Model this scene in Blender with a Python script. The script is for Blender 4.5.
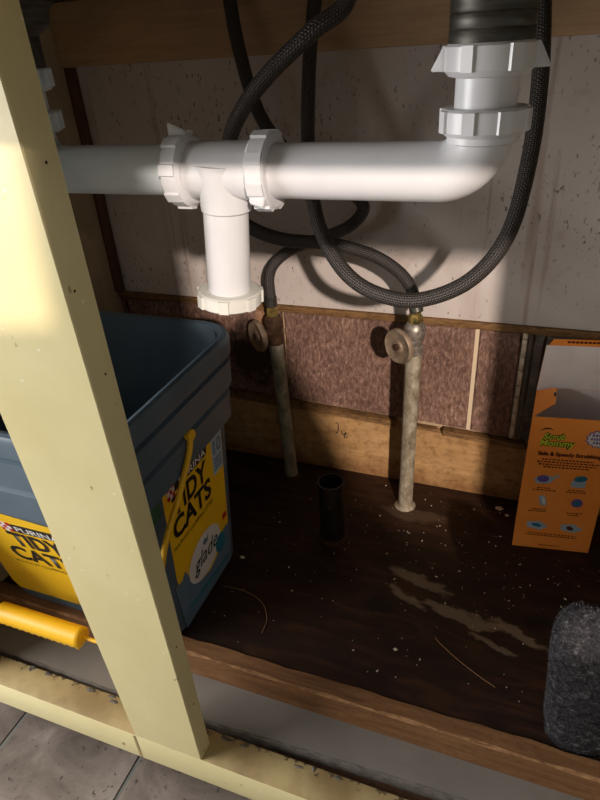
import bpy, bmesh, math, random
from mathutils import Vector, Matrix

for o in list(bpy.data.objects):
    bpy.data.objects.remove(o, do_unlink=True)
scene = bpy.context.scene
COL = scene.collection
random.seed(7)

# ---------------------------------------------------------------- camera
cam_data = bpy.data.cameras.new('camera')
cam = bpy.data.objects.new('camera', cam_data)
COL.objects.link(cam)
cam_data.sensor_fit = 'HORIZONTAL'
cam_data.sensor_width = 36.0
cam_data.lens = 36.0 * 601.0 / 600.0
cam_data.clip_start = 0.01
RIGHT = Vector((0.93422453, 0.35133612, -0.06154232))
DOWN = Vector((0.13227958, -0.50150398, -0.85498297))
FWD = Vector((-0.33125011, 0.79060527, -0.51499191))
m = Matrix.Identity(4)
for i in range(3):
    m[i][0] = RIGHT[i]; m[i][1] = -DOWN[i]; m[i][2] = -FWD[i]
m[2][3] = 0.8
cam.matrix_world = m
scene.camera = cam

# ---------------------------------------------------------------- world and lights
world = bpy.data.worlds.new('kitchen_daylight')
scene.world = world
world.use_nodes = True
bg = world.node_tree.nodes['Background']
bg.inputs['Color'].default_value = (0.88, 0.94, 1.0, 1)
bg.inputs['Strength'].default_value = 0.40

LAMP = Vector((1.83, -3.05, 2.18))            # the kitchen lamp, right of and behind the photographer
ld = bpy.data.lights.new('kitchen_lamp', 'POINT')
ld.energy = 1040.0
ld.color = (1.0, 0.85, 0.73)
ld.shadow_soft_size = 0.07
lamp = bpy.data.objects.new('kitchen_lamp', ld)
lamp.location = LAMP
COL.objects.link(lamp)

fill_d = bpy.data.lights.new('added_fill', 'AREA')   # added fill light that brightens the post; no source is seen
fill_d.shape = 'RECTANGLE'
fill_d.size = 1.1
fill_d.size_y = 0.7
fill_d.energy = 52.0
fill_d.color = (1.0, 0.98, 0.95)
fill_ob = bpy.data.objects.new('added_fill', fill_d)
fill_ob.location = (-1.9, -0.38, 0.80)
fill_ob.rotation_euler = (Vector((-0.3, 0.4, 0.5)) - Vector(fill_ob.location)).to_track_quat('-Z', 'Y').to_euler()
COL.objects.link(fill_ob)

scene.view_settings.view_transform = 'Standard'
scene.view_settings.look = 'None'
scene.view_settings.gamma = 1.0
scene.view_settings.use_curve_mapping = False
scene.view_settings.exposure = 0.0


# ---------------------------------------------------------------- material helpers
class NT:
    def __init__(self, name, rough=0.6, metal=0.0, spec=0.5):
        self.mat = bpy.data.materials.new(name)
        self.mat.use_nodes = True
        self.t = self.mat.node_tree
        self.b = self.t.nodes['Principled BSDF']
        self.b.inputs['Roughness'].default_value = rough
        self.b.inputs['Metallic'].default_value = metal
        self.b.inputs['Specular IOR Level'].default_value = spec
        self._co = None

    def new(self, typ, **kw):
        n = self.t.nodes.new(typ)
        for k, v in kw.items():
            setattr(n, k, v)
        return n

    def link(self, a, b):
        self.t.links.new(a, b)

    def co(self, scale=(1, 1, 1), loc=(0, 0, 0), rot=(0, 0, 0), uv=False):
        if self._co is None:
            self._co = self.new('ShaderNodeTexCoord')
        mp = self.new('ShaderNodeMapping')
        mp.inputs['Scale'].default_value = scale
        mp.inputs['Location'].default_value = loc
        mp.inputs['Rotation'].default_value = rot
        if uv:
            self.link(self._co.outputs['UV'], mp.inputs['Vector'])
        else:
            g = self.new('ShaderNodeNewGeometry')
            self.link(g.outputs['Position'], mp.inputs['Vector'])
        return mp.outputs['Vector']

    def noise(self, vec, scale, detail=4, rough=0.55, dist=0.0):
        n = self.new('ShaderNodeTexNoise')
        n.inputs['Scale'].default_value = scale
        n.inputs['Detail'].default_value = detail
        n.inputs['Roughness'].default_value = rough
        n.inputs['Distortion'].default_value = dist
        self.link(vec, n.inputs['Vector'])
        return n.outputs['Fac']

    def vor(self, vec, scale, feature='F1'):
        n = self.new('ShaderNodeTexVoronoi', feature=feature)
        n.inputs['Scale'].default_value = scale
        self.link(vec, n.inputs['Vector'])
        return n.outputs['Distance']

    def ramp(self, fac, stops):
        r = self.new('ShaderNodeValToRGB')
        els = r.color_ramp.elements
        while len(els) > 1:
            els.remove(els[-1])
        for i, (p, c) in enumerate(stops):
            e = els[0] if i == 0 else els.new(p)
            e.position = p
            if not isinstance(c, (tuple, list)):
                c = (c, c, c)
            e.color = (c[0], c[1], c[2], 1)
        self.link(fac, r.inputs['Fac'])
        return r.outputs['Color']

    def mix(self, fac, a, b, blend='MIX'):
        n = self.new('ShaderNodeMix', data_type='RGBA', blend_type=blend)
        for sock, v in ((n.inputs['Factor'], fac), (n.inputs['A'], a), (n.inputs['B'], b)):
            if hasattr(v, 'is_output') or isinstance(v, bpy.types.NodeSocket):
                self.link(v, sock)
            elif isinstance(v, (tuple, list)):
                sock.default_value = (v[0], v[1], v[2], 1)
            else:
                sock.default_value = v
        # pick colour sockets explicitly
        return n.outputs['Result']

    def mixc(self, fac, a, b, blend='MIX'):
        n = self.new('ShaderNodeMix', data_type='RGBA', blend_type=blend)
        ins = [s for s in n.inputs if s.enabled]
        for sock, v in zip(ins, (fac, a, b)):
            if isinstance(v, bpy.types.NodeSocket):
                self.link(v, sock)
            elif isinstance(v, (tuple, list)):
                sock.default_value = (v[0], v[1], v[2], 1)
            else:
                sock.default_value = v
        return [s for s in n.outputs if s.enabled][0]

    def math(self, op, a, b=0.0, c=None):
        n = self.new('ShaderNodeMath', operation=op)
        for s, v in zip(n.inputs, (a, b, c)):
            if v is None:
                continue
            if isinstance(v, bpy.types.NodeSocket):
                self.link(v, s)
            else:
                s.default_value = v
        return n.outputs[0]

    def sep(self, vec):
        n = self.new('ShaderNodeSeparateXYZ')
        self.link(vec, n.inputs[0])
        return n.outputs

    def color(self, c):
        if isinstance(c, bpy.types.NodeSocket):
            self.link(c, self.b.inputs['Base Color'])
        else:
            self.b.inputs['Base Color'].default_value = (c[0], c[1], c[2], 1)
        return self

    def bump(self, h, strength=0.3, dist=0.002):
        n = self.new('ShaderNodeBump')
        n.inputs['Strength'].default_value = strength
        n.inputs['Distance'].default_value = dist
        self.link(h, n.inputs['Height'])
        self.link(n.outputs['Normal'], self.b.inputs['Normal'])
        return self


def srgb(r, g, b):
    def f(c):
        c /= 255.0
        return c / 12.92 if c <= 0.04045 else ((c + 0.055) / 1.055) ** 2.4
    return (f(r), f(g), f(b))


def flat(name, c, rough=0.6, metal=0.0, spec=0.5):
    return NT(name, rough, metal, spec).color(c).mat


MAT = {}


def wood(name, dark, light, axis_scale, rough=0.75, bump=0.25, spec=0.3):
    n = NT(name, rough, 0, spec)
    v = n.co(axis_scale)
    a = n.noise(v, 6, 8, 0.65, 1.2)
    b = n.noise(n.co((3, 3, 3)), 3, 4)
    c = n.ramp(a, [(0.3, dark), (0.7, light)])
    c = n.mixc(0.35, c, n.ramp(b, [(0.3, 0.35), (0.7, 1.0)]), 'MULTIPLY')
    n.color(c)
    n.bump(a, bump, 0.001)
    return n.mat


# cream paint of the face frame, worn in spots
n = NT('cream_paint', 0.42, 0, 0.45)
v = n.co()
c = n.ramp(n.noise(v, 9, 5), [(0.3, srgb(212, 199, 148)), (0.7, srgb(222, 210, 162))])
st = n.ramp(n.noise(n.co((1, 1, 0.6), (3, 1, 2)), 55, 3), [(0.70, 0.0), (0.76, 1.0)])
c = n.mixc(st, c, srgb(150, 128, 84))
ch = n.ramp(n.vor(n.co((1, 1, 1)), 38), [(0.05, 1.0), (0.075, 0.0)])
c = n.mixc(n.math('MULTIPLY', ch, 0.55), c, srgb(240, 238, 214))
n.color(c)
n.bump(n.noise(v, 40, 4), 0.12, 0.002)
MAT['cream'] = n.mat

# the rail's top: worn paint, dirt along its back edge
n = NT('worn_cream_paint', 0.55, 0, 0.35)
v = n.co()
c = n.ramp(n.noise(v, 14, 6), [(0.35, srgb(140, 118, 80)), (0.65, srgb(178, 158, 112))])
xyz = n.sep(v)
edge = n.math('ADD', n.math('MULTIPLY', n.math('SUBTRACT', xyz[1], 0.384), 55.0),
              n.math('MULTIPLY', n.math('SUBTRACT', n.noise(n.co((1, 1, 1)), 70, 6, 0.7), 0.5), 4.2))
c = n.mixc(n.ramp(edge, [(0.80, 0.0), (1.0, 1.0)]), c, srgb(92, 78, 58))
n.color(c)
n.bump(n.noise(v, 60, 5), 0.3, 0.002)
MAT['cream_worn'] = n.mat

# upper back wall: old white paint with specks of mould and rust runs
n = NT('stained_white_paint', 0.7, 0, 0.25)
v = n.co()
c = n.ramp(n.noise(v, 5, 5), [(0.3, srgb(176, 166, 161)), (0.7, srgb(196, 186, 181))])
blot = n.ramp(n.noise(n.co((1, 1, 1), (1.3, 0, 0.4)), 7, 3), [(0.42, 0.0), (0.62, 1.0)])
sp = n.ramp(n.noise(n.co((1.5, 1, 0.9), (0.7, 0, 0.9)), 95, 3, 0.6), [(0.615, 0.0), (0.66, 1.0)])
c = n.mixc(n.math('MULTIPLY', n.math('MULTIPLY', sp, blot), 0.75), c, srgb(52, 40, 32))
fine = n.ramp(n.vor(n.co((1.4, 1, 0.7)), 62), [(0.08, 1.0), (0.16, 0.0)])
msk = n.ramp(n.noise(n.co((1, 1, 1), (7, 0, 3)), 11, 3), [(0.45, 0.0), (0.60, 1.0)])
c = n.mixc(n.math('MULTIPLY', n.math('MULTIPLY', fine, msk), 0.7), c, srgb(64, 48, 38))
run = n.ramp(n.noise(n.co((26, 1, 1.1)), 1.6, 3), [(0.62, 0.0), (0.72, 1.0)])
c = n.mixc(n.math('MULTIPLY', run, 0.5), c, srgb(140, 112, 92))
brn = n.ramp(n.noise(n.co((1, 1, 1), (5, 2, 1)), 16, 5), [(0.60, 0.0), (0.78, 1.0)])
c = n.mixc(n.math('MULTIPLY', brn, 0.6), c, srgb(150, 120, 100))
n.color(c)
n.bump(n.noise(v, 30, 5), 0.2, 0.002)
MAT['white_wall'] = n.mat

# brown ceramic tile with a rough mottled face
n = NT('mottled_brown_tile', 0.5, 0, 0.4)
v = n.co()
a = n.noise(n.co((2.0, 1, 0.8), (0, 0, 0), (0, 0.35, 0)), 85, 9, 0.82, 0.25)
c = n.ramp(a, [(0.30, srgb(44, 32, 26)), (0.44, srgb(108, 84, 74)), (0.56, srgb(150, 122, 110)), (0.70, srgb(222, 200, 186))])
c = n.mixc(0.5, c, n.ramp(n.noise(v, 9, 4), [(0.3, srgb(150, 110, 90)), (0.7, srgb(255, 235, 225))]), 'MULTIPLY')
st = n.ramp(n.noise(n.co((1, 1, 1), (2.2, 0, 0.3)), 14, 6, 0.65), [(0.56, 0.0), (0.70, 1.0)])
xyz = n.sep(v)
left = n.math('LESS_THAN', xyz[0], -0.44)
c = n.mixc(n.math('MULTIPLY', st, n.math('ADD', n.math('MULTIPLY', left, 0.55), 0.25)), c, srgb(70, 44, 26))
for cx, cz, rx, rz, col, op, sd in ((-0.505, 0.255, 0.075, 0.085, srgb(34, 24, 18), 0.8, 1.0), (-0.478, 0.318, 0.022, 0.040, srgb(170, 128, 96), 0.75, 4.0)):
    e = n.math('ADD', n.math('POWER', n.math('ABSOLUTE', n.math('MULTIPLY', n.math('SUBTRACT', xyz[0], cx), 1 / rx)), 2.0),
               n.math('POWER', n.math('ABSOLUTE', n.math('MULTIPLY', n.math('SUBTRACT', xyz[2], cz), 1 / rz)), 2.0))
    e = n.math('ADD', e, n.math('MULTIPLY', n.math('SUBTRACT', n.noise(n.co((1, 1, 1), (sd, 0, 0)), 45, 6, 0.7), 0.5), 3.0))
    c = n.mixc(n.math('MULTIPLY', n.ramp(e, [(0.35, 1.0), (1.1, 0.0)]), op), c, col)
n.color(c)
n.bump(a, 0.55, 0.003)
MAT['tile'] = n.mat

n = NT('dark_grey_tile', 0.5, 0, 0.4)
a = n.noise(n.co((0.6, 1, 1.4)), 30, 8, 0.7, 1.0)
n.color(n.ramp(a, [(0.3, srgb(58, 50, 44)), (0.55, srgb(98, 88, 80)), (0.75, srgb(150, 138, 128))]))
n.bump(a, 0.3, 0.002)
MAT['tile_dark'] = n.mat
n = NT('pale_mosaic', 0.4)
n.color(n.ramp(n.noise(n.co(), 60, 4), [(0.3, srgb(168, 150, 128)), (0.6, srgb(220, 206, 184))]))
MAT['mosaic'] = n.mat
n = NT('grout', 0.9, 0, 0.1)
n.color(n.ramp(n.noise(n.co(), 40, 5), [(0.3, srgb(120, 92, 62)), (0.7, srgb(196, 172, 140))]))
MAT['grout'] = n.mat

MAT['trim_wood'] = wood('dirty_tan_trim', srgb(72, 50, 30), srgb(150, 112, 70), (6, 12, 40))
MAT['dark_strip'] = wood('dark_brown_strip', srgb(74, 50, 34), srgb(112, 80, 58), (20, 20, 2))
MAT['header'] = wood('plain_brown_board', srgb(168, 136, 104), srgb(190, 158, 124), (1.2, 4, 14), bump=0.1)
MAT['left_ply'] = wood('pale_plywood', srgb(170, 150, 122), srgb(192, 172, 142), (6, 3, 1.0), bump=0.1)

# raw tan board under the tiles
n = NT('raw_tan_board', 0.8, 0, 0.2)
v = n.co((1.5, 6, 9))
a = n.noise(v, 5, 8, 0.65, 0.8)
c = n.ramp(a, [(0.3, srgb(152, 114, 72)), (0.7, srgb(188, 150, 104))])
d = n.ramp(n.noise(n.co((1, 1, 1)), 55, 6, 0.75), [(0.48, 0.0), (0.68, 1.0)])
c = n.mixc(n.math('MULTIPLY', d, 0.6), c, srgb(88, 60, 34))
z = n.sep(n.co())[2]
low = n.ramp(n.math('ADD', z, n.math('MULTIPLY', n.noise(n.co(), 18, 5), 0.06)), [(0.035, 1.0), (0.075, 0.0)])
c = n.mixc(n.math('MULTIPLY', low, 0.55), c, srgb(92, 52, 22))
n.color(c)
n.bump(a, 0.25, 0.0015)
MAT['tan_board'] = n.mat

# dark water-stained plywood floor with plaster smears
n = NT('stained_plywood', 0.62, 0, 0.3)
v = n.co((2.2, 10, 4), (0, 0, 0), (0, 0, 0.15))
a = n.noise(v, 3.2, 10, 0.68, 1.6)
c = n.ramp(a, [(0.28, srgb(22, 12, 7)), (0.5, srgb(44, 25, 14)), (0.72, srgb(72, 44, 26))])
dk = n.ramp(n.noise(n.co((1, 1.6, 1), (2.0, 0.6, 0)), 7, 6, 0.6), [(0.48, 0.0), (0.64, 1.0)])
c = n.mixc(n.math('MULTIPLY', dk, 0.55), c, srgb(32, 18, 9))
# rust brown near the back wall
xyz = n.sep(n.co())


def smear(n, cx, cy, ang, lx, ly, seed, dens=(0.44, 0.56)):
    ca, sa = math.cos(ang), math.sin(ang)
    X = n.math('SUBTRACT', xyz[0], cx); Y = n.math('SUBTRACT', xyz[1], cy)
    w = n.math('MULTIPLY', n.math('SUBTRACT', n.noise(n.co((1, 1, 1), (seed, 0, 0)), 14, 4), 0.5), 0.06)
    Y = n.math('ADD', Y, w)
    u = n.math('ADD', n.math('MULTIPLY', X, ca / lx), n.math('MULTIPLY', Y, sa / lx))
    q = n.math('ADD', n.math('MULTIPLY', X, -sa / ly), n.math('MULTIPLY', Y, ca / ly))
    r = n.math('ADD', n.math('POWER', n.math('ABSOLUTE', u), 2.0), n.math('POWER', n.math('ABSOLUTE', q), 2.0))
    s = n.math('MULTIPLY', n.math('SUBTRACT', n.noise(n.co((3, 9, 1), (seed, seed, 0), (0, 0, ang)), 12, 6, 0.7), 0.5), 2.4)
    return n.ramp(n.math('ADD', r, s), [(0.45, 1.0), (1.0, 0.0)])


for cx, cy, ang, lx, ly, sd, op in ((-0.03, 0.672, -0.10, 0.080, 0.012, 3.1, 0.5), (-0.11, 0.725, -0.25, 0.06, 0.013, 8.7, 0.45),
                                    (-0.12, 0.685, -0.35, 0.04, 0.010, 5.2, 0.45), (0.055, 0.665, -0.30, 0.05, 0.010, 2.4, 0.5),
                                    (0.02, 0.635, -0.25, 0.04, 0.006, 6.6, 0.45), (-0.15, 0.885, 0.0, 0.07, 0.022, 1.4, 0.14)):
    c = n.mixc(n.math('MULTIPLY', smear(n, cx, cy, ang, lx, ly, sd), op), c, srgb(150, 128, 102))
for cx, cy, ang, lx, ly, sd in ((0.085, 0.70, 0.1, 0.03, 0.016, 4.4), (-0.16, 0.655, 0.2, 0.03, 0.016, 9.1), (-0.50, 0.86, 0.1, 0.07, 0.02, 7.3)):
    c = n.mixc(n.math('MULTIPLY', smear(n, cx, cy, ang, lx, ly, sd), 0.8), c, srgb(20, 11, 6))
n.color(c)
n.bump(a, 0.35, 0.0015)
MAT['ply'] = n.mat

n = NT('brown_softwood', 0.75, 0, 0.25)
v = n.co((1.6, 14, 14))
a = n.noise(v, 5, 8, 0.7, 0.6)
c = n.ramp(a, [(0.3, srgb(98, 66, 42)), (0.7, srgb(146, 106, 70))])
d = n.ramp(n.noise(n.co((1, 2, 2)), 110, 4), [(0.55, 0.0), (0.7, 1.0)])
c = n.mixc(n.math('MULTIPLY', d, 0.45), c, srgb(84, 56, 36))
n.color(c)
n.bump(n.noise(n.co(), 120, 5), 0.4, 0.0015)
MAT['edge_wood'] = n.mat

n = NT('bare_worn_edge', 0.8, 0, 0.2)
n.color(n.ramp(n.noise(n.co((2, 6, 6)), 30, 6, 0.7), [(0.35, srgb(106, 72, 46)), (0.65, srgb(166, 126, 88))]))
MAT['bare_edge'] = n.mat
n = NT('grey_painted_sheet', 0.5, 0, 0.4)
v = n.co()
c = n.ramp(n.noise(v, 6, 5), [(0.3, srgb(116, 110, 103)), (0.7, srgb(134, 127, 120))])
g = n.ramp(n.noise(n.co((2, 6, 2)), 22, 6, 0.7), [(0.58, 0.0), (0.76, 1.0)])
c = n.mixc(n.math('MULTIPLY', g, 0.35), c, srgb(84, 78, 72))
n.color(c)
MAT['grey_sheet'] = n.mat
n = NT('dirty_grey_edge', 0.7, 0, 0.3)
n.color(n.ramp(n.noise(n.co((1, 3, 3)), 60, 6, 0.7), [(0.35, srgb(80, 74, 68)), (0.65, srgb(120, 113, 106))]))
MAT['grey_edge'] = n.mat

# kitchen floor tile
n = NT('vinyl_floor_tile', 0.6, 0, 0.35)
v = n.co()
a = n.noise(v, 9, 8, 0.65, 0.6)
c = n.ramp(a, [(0.3, srgb(84, 74, 66)), (0.5, srgb(118, 106, 98)), (0.7, srgb(150, 139, 130))])
k = n.ramp(n.noise(n.co((1, 1, 1), (4, 1, 0)), 110, 3), [(0.64, 0.0), (0.69, 0.8)])
c = n.mixc(k, c, srgb(58, 52, 48))
oi = n.new('ShaderNodeObjectInfo')
c = n.mixc(0.8, c, n.ramp(oi.outputs['Random'], [(0.0, (0.80, 0.78, 0.76)), (1.0, (1.0, 1.0, 1.0))]), 'MULTIPLY')
n.color(c)
n.bump(a, 0.3, 0.003)
MAT['vinyl'] = n.mat
MAT['vinyl_gap'] = flat('dark_tile_joint', srgb(104, 104, 98), 0.9)

# plastics and metals
n = NT('white_pvc', 0.34, 0, 0.5)
n.color(n.ramp(n.noise(n.co(), 30, 4), [(0.3, srgb(200, 200, 205)), (0.7, srgb(208, 208, 211))]))
n.b.inputs['Subsurface Weight'].default_value = 0.0
MAT['pvc'] = n.mat
n = NT('dull_white_pvc', 0.38, 0, 0.5)
n.color(n.ramp(n.noise(n.co((0.6, 2, 2)), 20, 4), [(0.3, srgb(196, 206, 212)), (0.7, srgb(212, 220, 224))]))
MAT['pvc_dull'] = n.mat
n = NT('milky_pvc_nut', 0.4, 0, 0.5)
n.color(n.ramp(n.noise(n.co(), 45, 5), [(0.3, srgb(198, 197, 188)), (0.7, srgb(212, 212, 207))]))
MAT['pvc_nut'] = n.mat
n = NT('dark_strainer_metal', 0.45, 0.6, 0.5)
n.color(n.ramp(n.noise(n.co((1, 1, 8)), 40, 4), [(0.3, srgb(52, 50, 46)), (0.7, srgb(84, 82, 76))]))
MAT['strainer'] = n.mat
n = NT('stainless_steel', 0.3, 1.0, 0.5)
n.color((0.55, 0.55, 0.55))
MAT['steel'] = n.mat

# braided hose: two crossing sets of strands, from the UVs of the sweep
n = NT('braided_hose', 0.5, 0.35, 0.5)
uv = n.sep(n.co(uv=True))
A = n.math('SINE', n.math('ADD', n.math('MULTIPLY', uv[0], 2 * math.pi * 10), n.math('MULTIPLY', uv[1], 2 * math.pi * 235)))
B = n.math('SINE', n.math('SUBTRACT', n.math('MULTIPLY', uv[0], 2 * math.pi * 10), n.math('MULTIPLY', uv[1], 2 * math.pi * 235)))
mx = n.math('MAXIMUM', A, B)
md = n.math('MULTIPLY', A, B)
c = n.ramp(n.math('ADD', n.math('MULTIPLY', md, 0.5), 0.5), [(0.30, srgb(36, 33, 32)), (0.75, srgb(62, 58, 56)), (0.95, srgb(122, 115, 110))])
n.color(c)
n.bump(mx, 0.6, 0.001)
MAT['braid'] = n.mat

n = NT('corroded_pipe', 0.7, 0.3, 0.4)
v = n.co((1, 1, 0.6))
a = n.noise(v, 70, 7, 0.7)
c = n.ramp(a, [(0.3, srgb(98, 84, 66)), (0.5, srgb(150, 138, 118)), (0.7, srgb(190, 182, 164))])
n.color(c)
n.bump(a, 0.5, 0.002)
MAT['old_pipe'] = n.mat
n = NT('grey_green_pipe', 0.7, 0.2, 0.4)
a = n.noise(n.co((1, 1, 0.6)), 60, 7, 0.7)
n.color(n.ramp(a, [(0.3, srgb(96, 88, 70)), (0.7, srgb(168, 162, 142))]))
n.bump(a, 0.4, 0.002)
MAT['grey_pipe'] = n.mat
n = NT('brass_with_verdigris', 0.45, 0.7, 0.5)
a = n.noise(n.co(), 90, 5, 0.7)
n.color(n.ramp(a, [(0.35, srgb(70, 66, 34)), (0.5, srgb(150, 124, 70)), (0.65, srgb(110, 124, 74))]))
MAT['brass'] = n.mat
n = NT('tarnished_chrome', 0.5, 0.7, 0.5)
a = n.noise(n.co(), 60, 5, 0.7)
n.color(n.ramp(a, [(0.35, srgb(74, 60, 48)), (0.62, srgb(176, 168, 158))]))
MAT['chrome'] = n.mat
n = NT('rusty_metal', 0.85, 0.2, 0.3)
a = n.noise(n.co(), 70, 7, 0.7)
n.color(n.ramp(a, [(0.3, srgb(34, 23, 16)), (0.6, srgb(78, 54, 36)), (0.75, srgb(134, 104, 76))]))
n.bump(a, 0.7, 0.003)
MAT['rust'] = n.mat
n = NT('handwheel_metal', 0.6, 0.3, 0.4)
a = n.noise(n.co(), 60, 6, 0.7)
n.color(n.ramp(a, [(0.3, srgb(104, 86, 68)), (0.7, srgb(164, 144, 124))]))
n.bump(a, 0.3, 0.002)
MAT['wheel'] = n.mat
n = NT('black_pipe_plastic', 0.5, 0, 0.4)
n.color(n.ramp(n.noise(n.co(), 40, 5), [(0.4, srgb(18, 13, 10)), (0.75, srgb(46, 32, 24))]))
MAT['black_pipe'] = n.mat

n = NT('slate_blue_plastic', 0.45, 0, 0.4)
n.color(n.ramp(n.noise(n.co(), 12, 4), [(0.3, srgb(74, 90, 104)), (0.7, srgb(88, 104, 118))]))
n.bump(n.noise(n.co(), 220, 2), 0.06, 0.001)
MAT['bucket'] = n.mat
MAT['yellow_label'] = flat('yellow_label_print', srgb(246, 196, 26), 0.45)
MAT['yellow_plastic'] = flat('yellow_handle_plastic', srgb(238, 182, 14), 0.5)
MAT['ink'] = flat('black_label_print', srgb(26, 22, 24), 0.5)
MAT['white_print'] = flat('white_label_print', srgb(226, 224, 222), 0.5)
MAT['red_print'] = flat('red_label_print', srgb(190, 34, 36), 0.5)
MAT['blue_print'] = flat('blue_grey_label_print', srgb(98, 122, 142), 0.5)
MAT['teal_print'] = flat('teal_label_print', srgb(44, 120, 146), 0.5)
MAT['pale_print'] = flat('pale_blue_label_print', srgb(164, 188, 206), 0.5)
MAT['green_print'] = flat('dark_green_label_print', srgb(56, 96, 62), 0.5)
n = NT('orange_card', 0.5, 0, 0.4)
n.color(n.ramp(n.noise(n.co(), 18, 4), [(0.3, srgb(252, 150, 62)), (0.7, srgb(255, 162, 76))]))
MAT['orange'] = n.mat
n = NT('grey_card_inside', 0.8, 0, 0.2)
n.color(n.ramp(n.noise(n.co(), 24, 4), [(0.3, srgb(226, 216, 215)), (0.7, srgb(238, 229, 228))]))
MAT['card'] = n.mat
MAT['lime_print'] = flat('lime_box_print', srgb(206, 220, 60), 0.5)
MAT['dark_green_ink'] = flat('dark_green_box_print', srgb(36, 62, 30), 0.5)
MAT['brown_ink'] = flat('brown_box_print', srgb(92, 34, 20), 0.5)
MAT['violet_print'] = flat('violet_box_print', srgb(112, 92, 170), 0.5)

n = NT('charcoal_fleece', 0.95, 0, 0.1)
a = n.noise(n.co(), 130, 6, 0.75)
n.color(n.ramp(a, [(0.35, srgb(30, 29, 32)), (0.55, srgb(62, 60, 64)), (0.72, srgb(130, 127, 128))]))
n.bump(a, 1.0, 0.006)
MAT['fleece'] = n.mat
MAT['fibre'] = flat('grey_fibre', srgb(92, 90, 92), 0.9)
MAT['crumb'] = flat('pale_plaster_crumb', srgb(206, 192, 168), 0.9)
MAT['thread'] = flat('tan_thread', srgb(150, 112, 76), 0.8)
MAT['blocker_panel'] = flat('pale_blocker', srgb(206, 200, 190), 0.95)  # pale so the added lamp blocker bounces light back
MAT['room_wood'] = flat('plain_dark_wood', srgb(80, 60, 44), 0.7)
n = NT('laminate', 0.5)
n.color(n.ramp(n.noise(n.co(), 60, 4), [(0.3, srgb(150, 140, 128)), (0.7, srgb(170, 160, 148))]))
MAT['laminate'] = n.mat


# ---------------------------------------------------------------- geometry helpers
def link(name, mesh, mat=None, parent=None, smooth=False):
    o = bpy.data.objects.new(name, mesh)
    COL.objects.link(o)
    if mat is not None and len(mesh.materials) == 0:
        mesh.materials.append(MAT[mat] if isinstance(mat, str) else mat)
    if smooth:
        for p in mesh.polygons:
            p.use_smooth = True
    if parent is not None:
        o.parent = parent
        o.matrix_parent_inverse = parent.matrix_world.inverted()
    return o


def mesh_of(bm, name):
    bmesh.ops.recalc_face_normals(bm, faces=bm.faces[:])
    me = bpy.data.meshes.new(name)
    bm.to_mesh(me)
    bm.free()
    return me


def shade_auto(o, ang=35):
    me = o.data
    for p in me.polygons:
        p.use_smooth = True
    bm = bmesh.new(); bm.from_mesh(me)
    for e in bm.edges:
        if len(e.link_faces) == 2 and e.calc_face_angle(0) > math.radians(ang):
            e.smooth = False
    bm.to_mesh(me); bm.free()
    return o


def add_box(bm, x0, x1, y0, y1, z0, z1, bev=0.0):
    r = bmesh.ops.create_cube(bm, size=1.0)
    vs = r['verts']
    for v in vs:
        v.co = Vector(((x0 + x1) / 2 + v.co.x * (x1 - x0), (y0 + y1) / 2 + v.co.y * (y1 - y0), (z0 + z1) / 2 + v.co.z * (z1 - z0)))
    if bev > 0:
        es = list({e for v in vs for e in v.link_edges})
        bmesh.ops.bevel(bm, geom=es, offset=bev, segments=2, affect='EDGES', profile=0.5)
    return vs


def box(name, dims, mat, parent=None, bev=0.0):
    bm = bmesh.new()
    add_box(bm, *dims, bev)
    return shade_auto(link(name, mesh_of(bm, name), mat, parent))


def add_hexa(bm, pts):
    """eight corners: bottom four in order, top four in order"""
    v = [bm.verts.new(p) for p in pts]
    for f in ((3, 2, 1, 0), (4, 5, 6, 7), (0, 1, 5, 4), (1, 2, 6, 5), (2, 3, 7, 6), (3, 0, 4, 7)):
        bm.faces.new([v[i] for i in f])
    return v


def frame_of(d):
    d = Vector(d).normalized()
    u = Vector((0, 0, 1)) if abs(d.z) < 0.9 else Vector((0, 1, 0))
    a = d.cross(u).normalized()
    b = a.cross(d).normalized()
    return d, a, b


def add_lathe(bm, prof, org, axis, seg=40, caps=True):
    """prof = [(radius, distance along the axis)]"""
    d, a, b = frame_of(axis)
    org = Vector(org)
    rings = []
    for r, t in prof:
        rings.append([bm.verts.new(org + d * t + (a * math.cos(2 * math.pi * k / seg) + b * math.sin(2 * math.pi * k / seg)) * r) for k in range(seg)])
    for i in range(len(rings) - 1):
        for k in range(seg):
            bm.faces.new((rings[i][k], rings[i][(k + 1) % seg], rings[i + 1][(k + 1) % seg], rings[i + 1][k]))
    if caps:
        bm.faces.new(rings[0][::-1]); bm.faces.new(rings[-1])
    return rings


def lathe(name, prof, org, axis, mat, parent=None, seg=40, caps=True):
    bm = bmesh.new()
    add_lathe(bm, prof, org, axis, seg, caps)
    return shade_auto(link(name, mesh_of(bm, name), mat, parent))


def catmull(pts, n=14):
    P = [Vector(p) for p in pts]
    P = [P[0] * 2 - P[1]] + P + [P[-1] * 2 - P[-2]]
    out = []
    for i in range(1, len(P) - 2):
        p0, p1, p2, p3 = P[i - 1:i + 3]
        for k in range(n):
            t = k / n
            out.append(0.5 * ((2 * p1) + (-p0 + p2) * t + (2 * p0 - 5 * p1 + 4 * p2 - p3) * t * t + (-p0 + 3 * p1 - 3 * p2 + p3) * t ** 3))
    out.append(P[-2])
    return out


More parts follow.
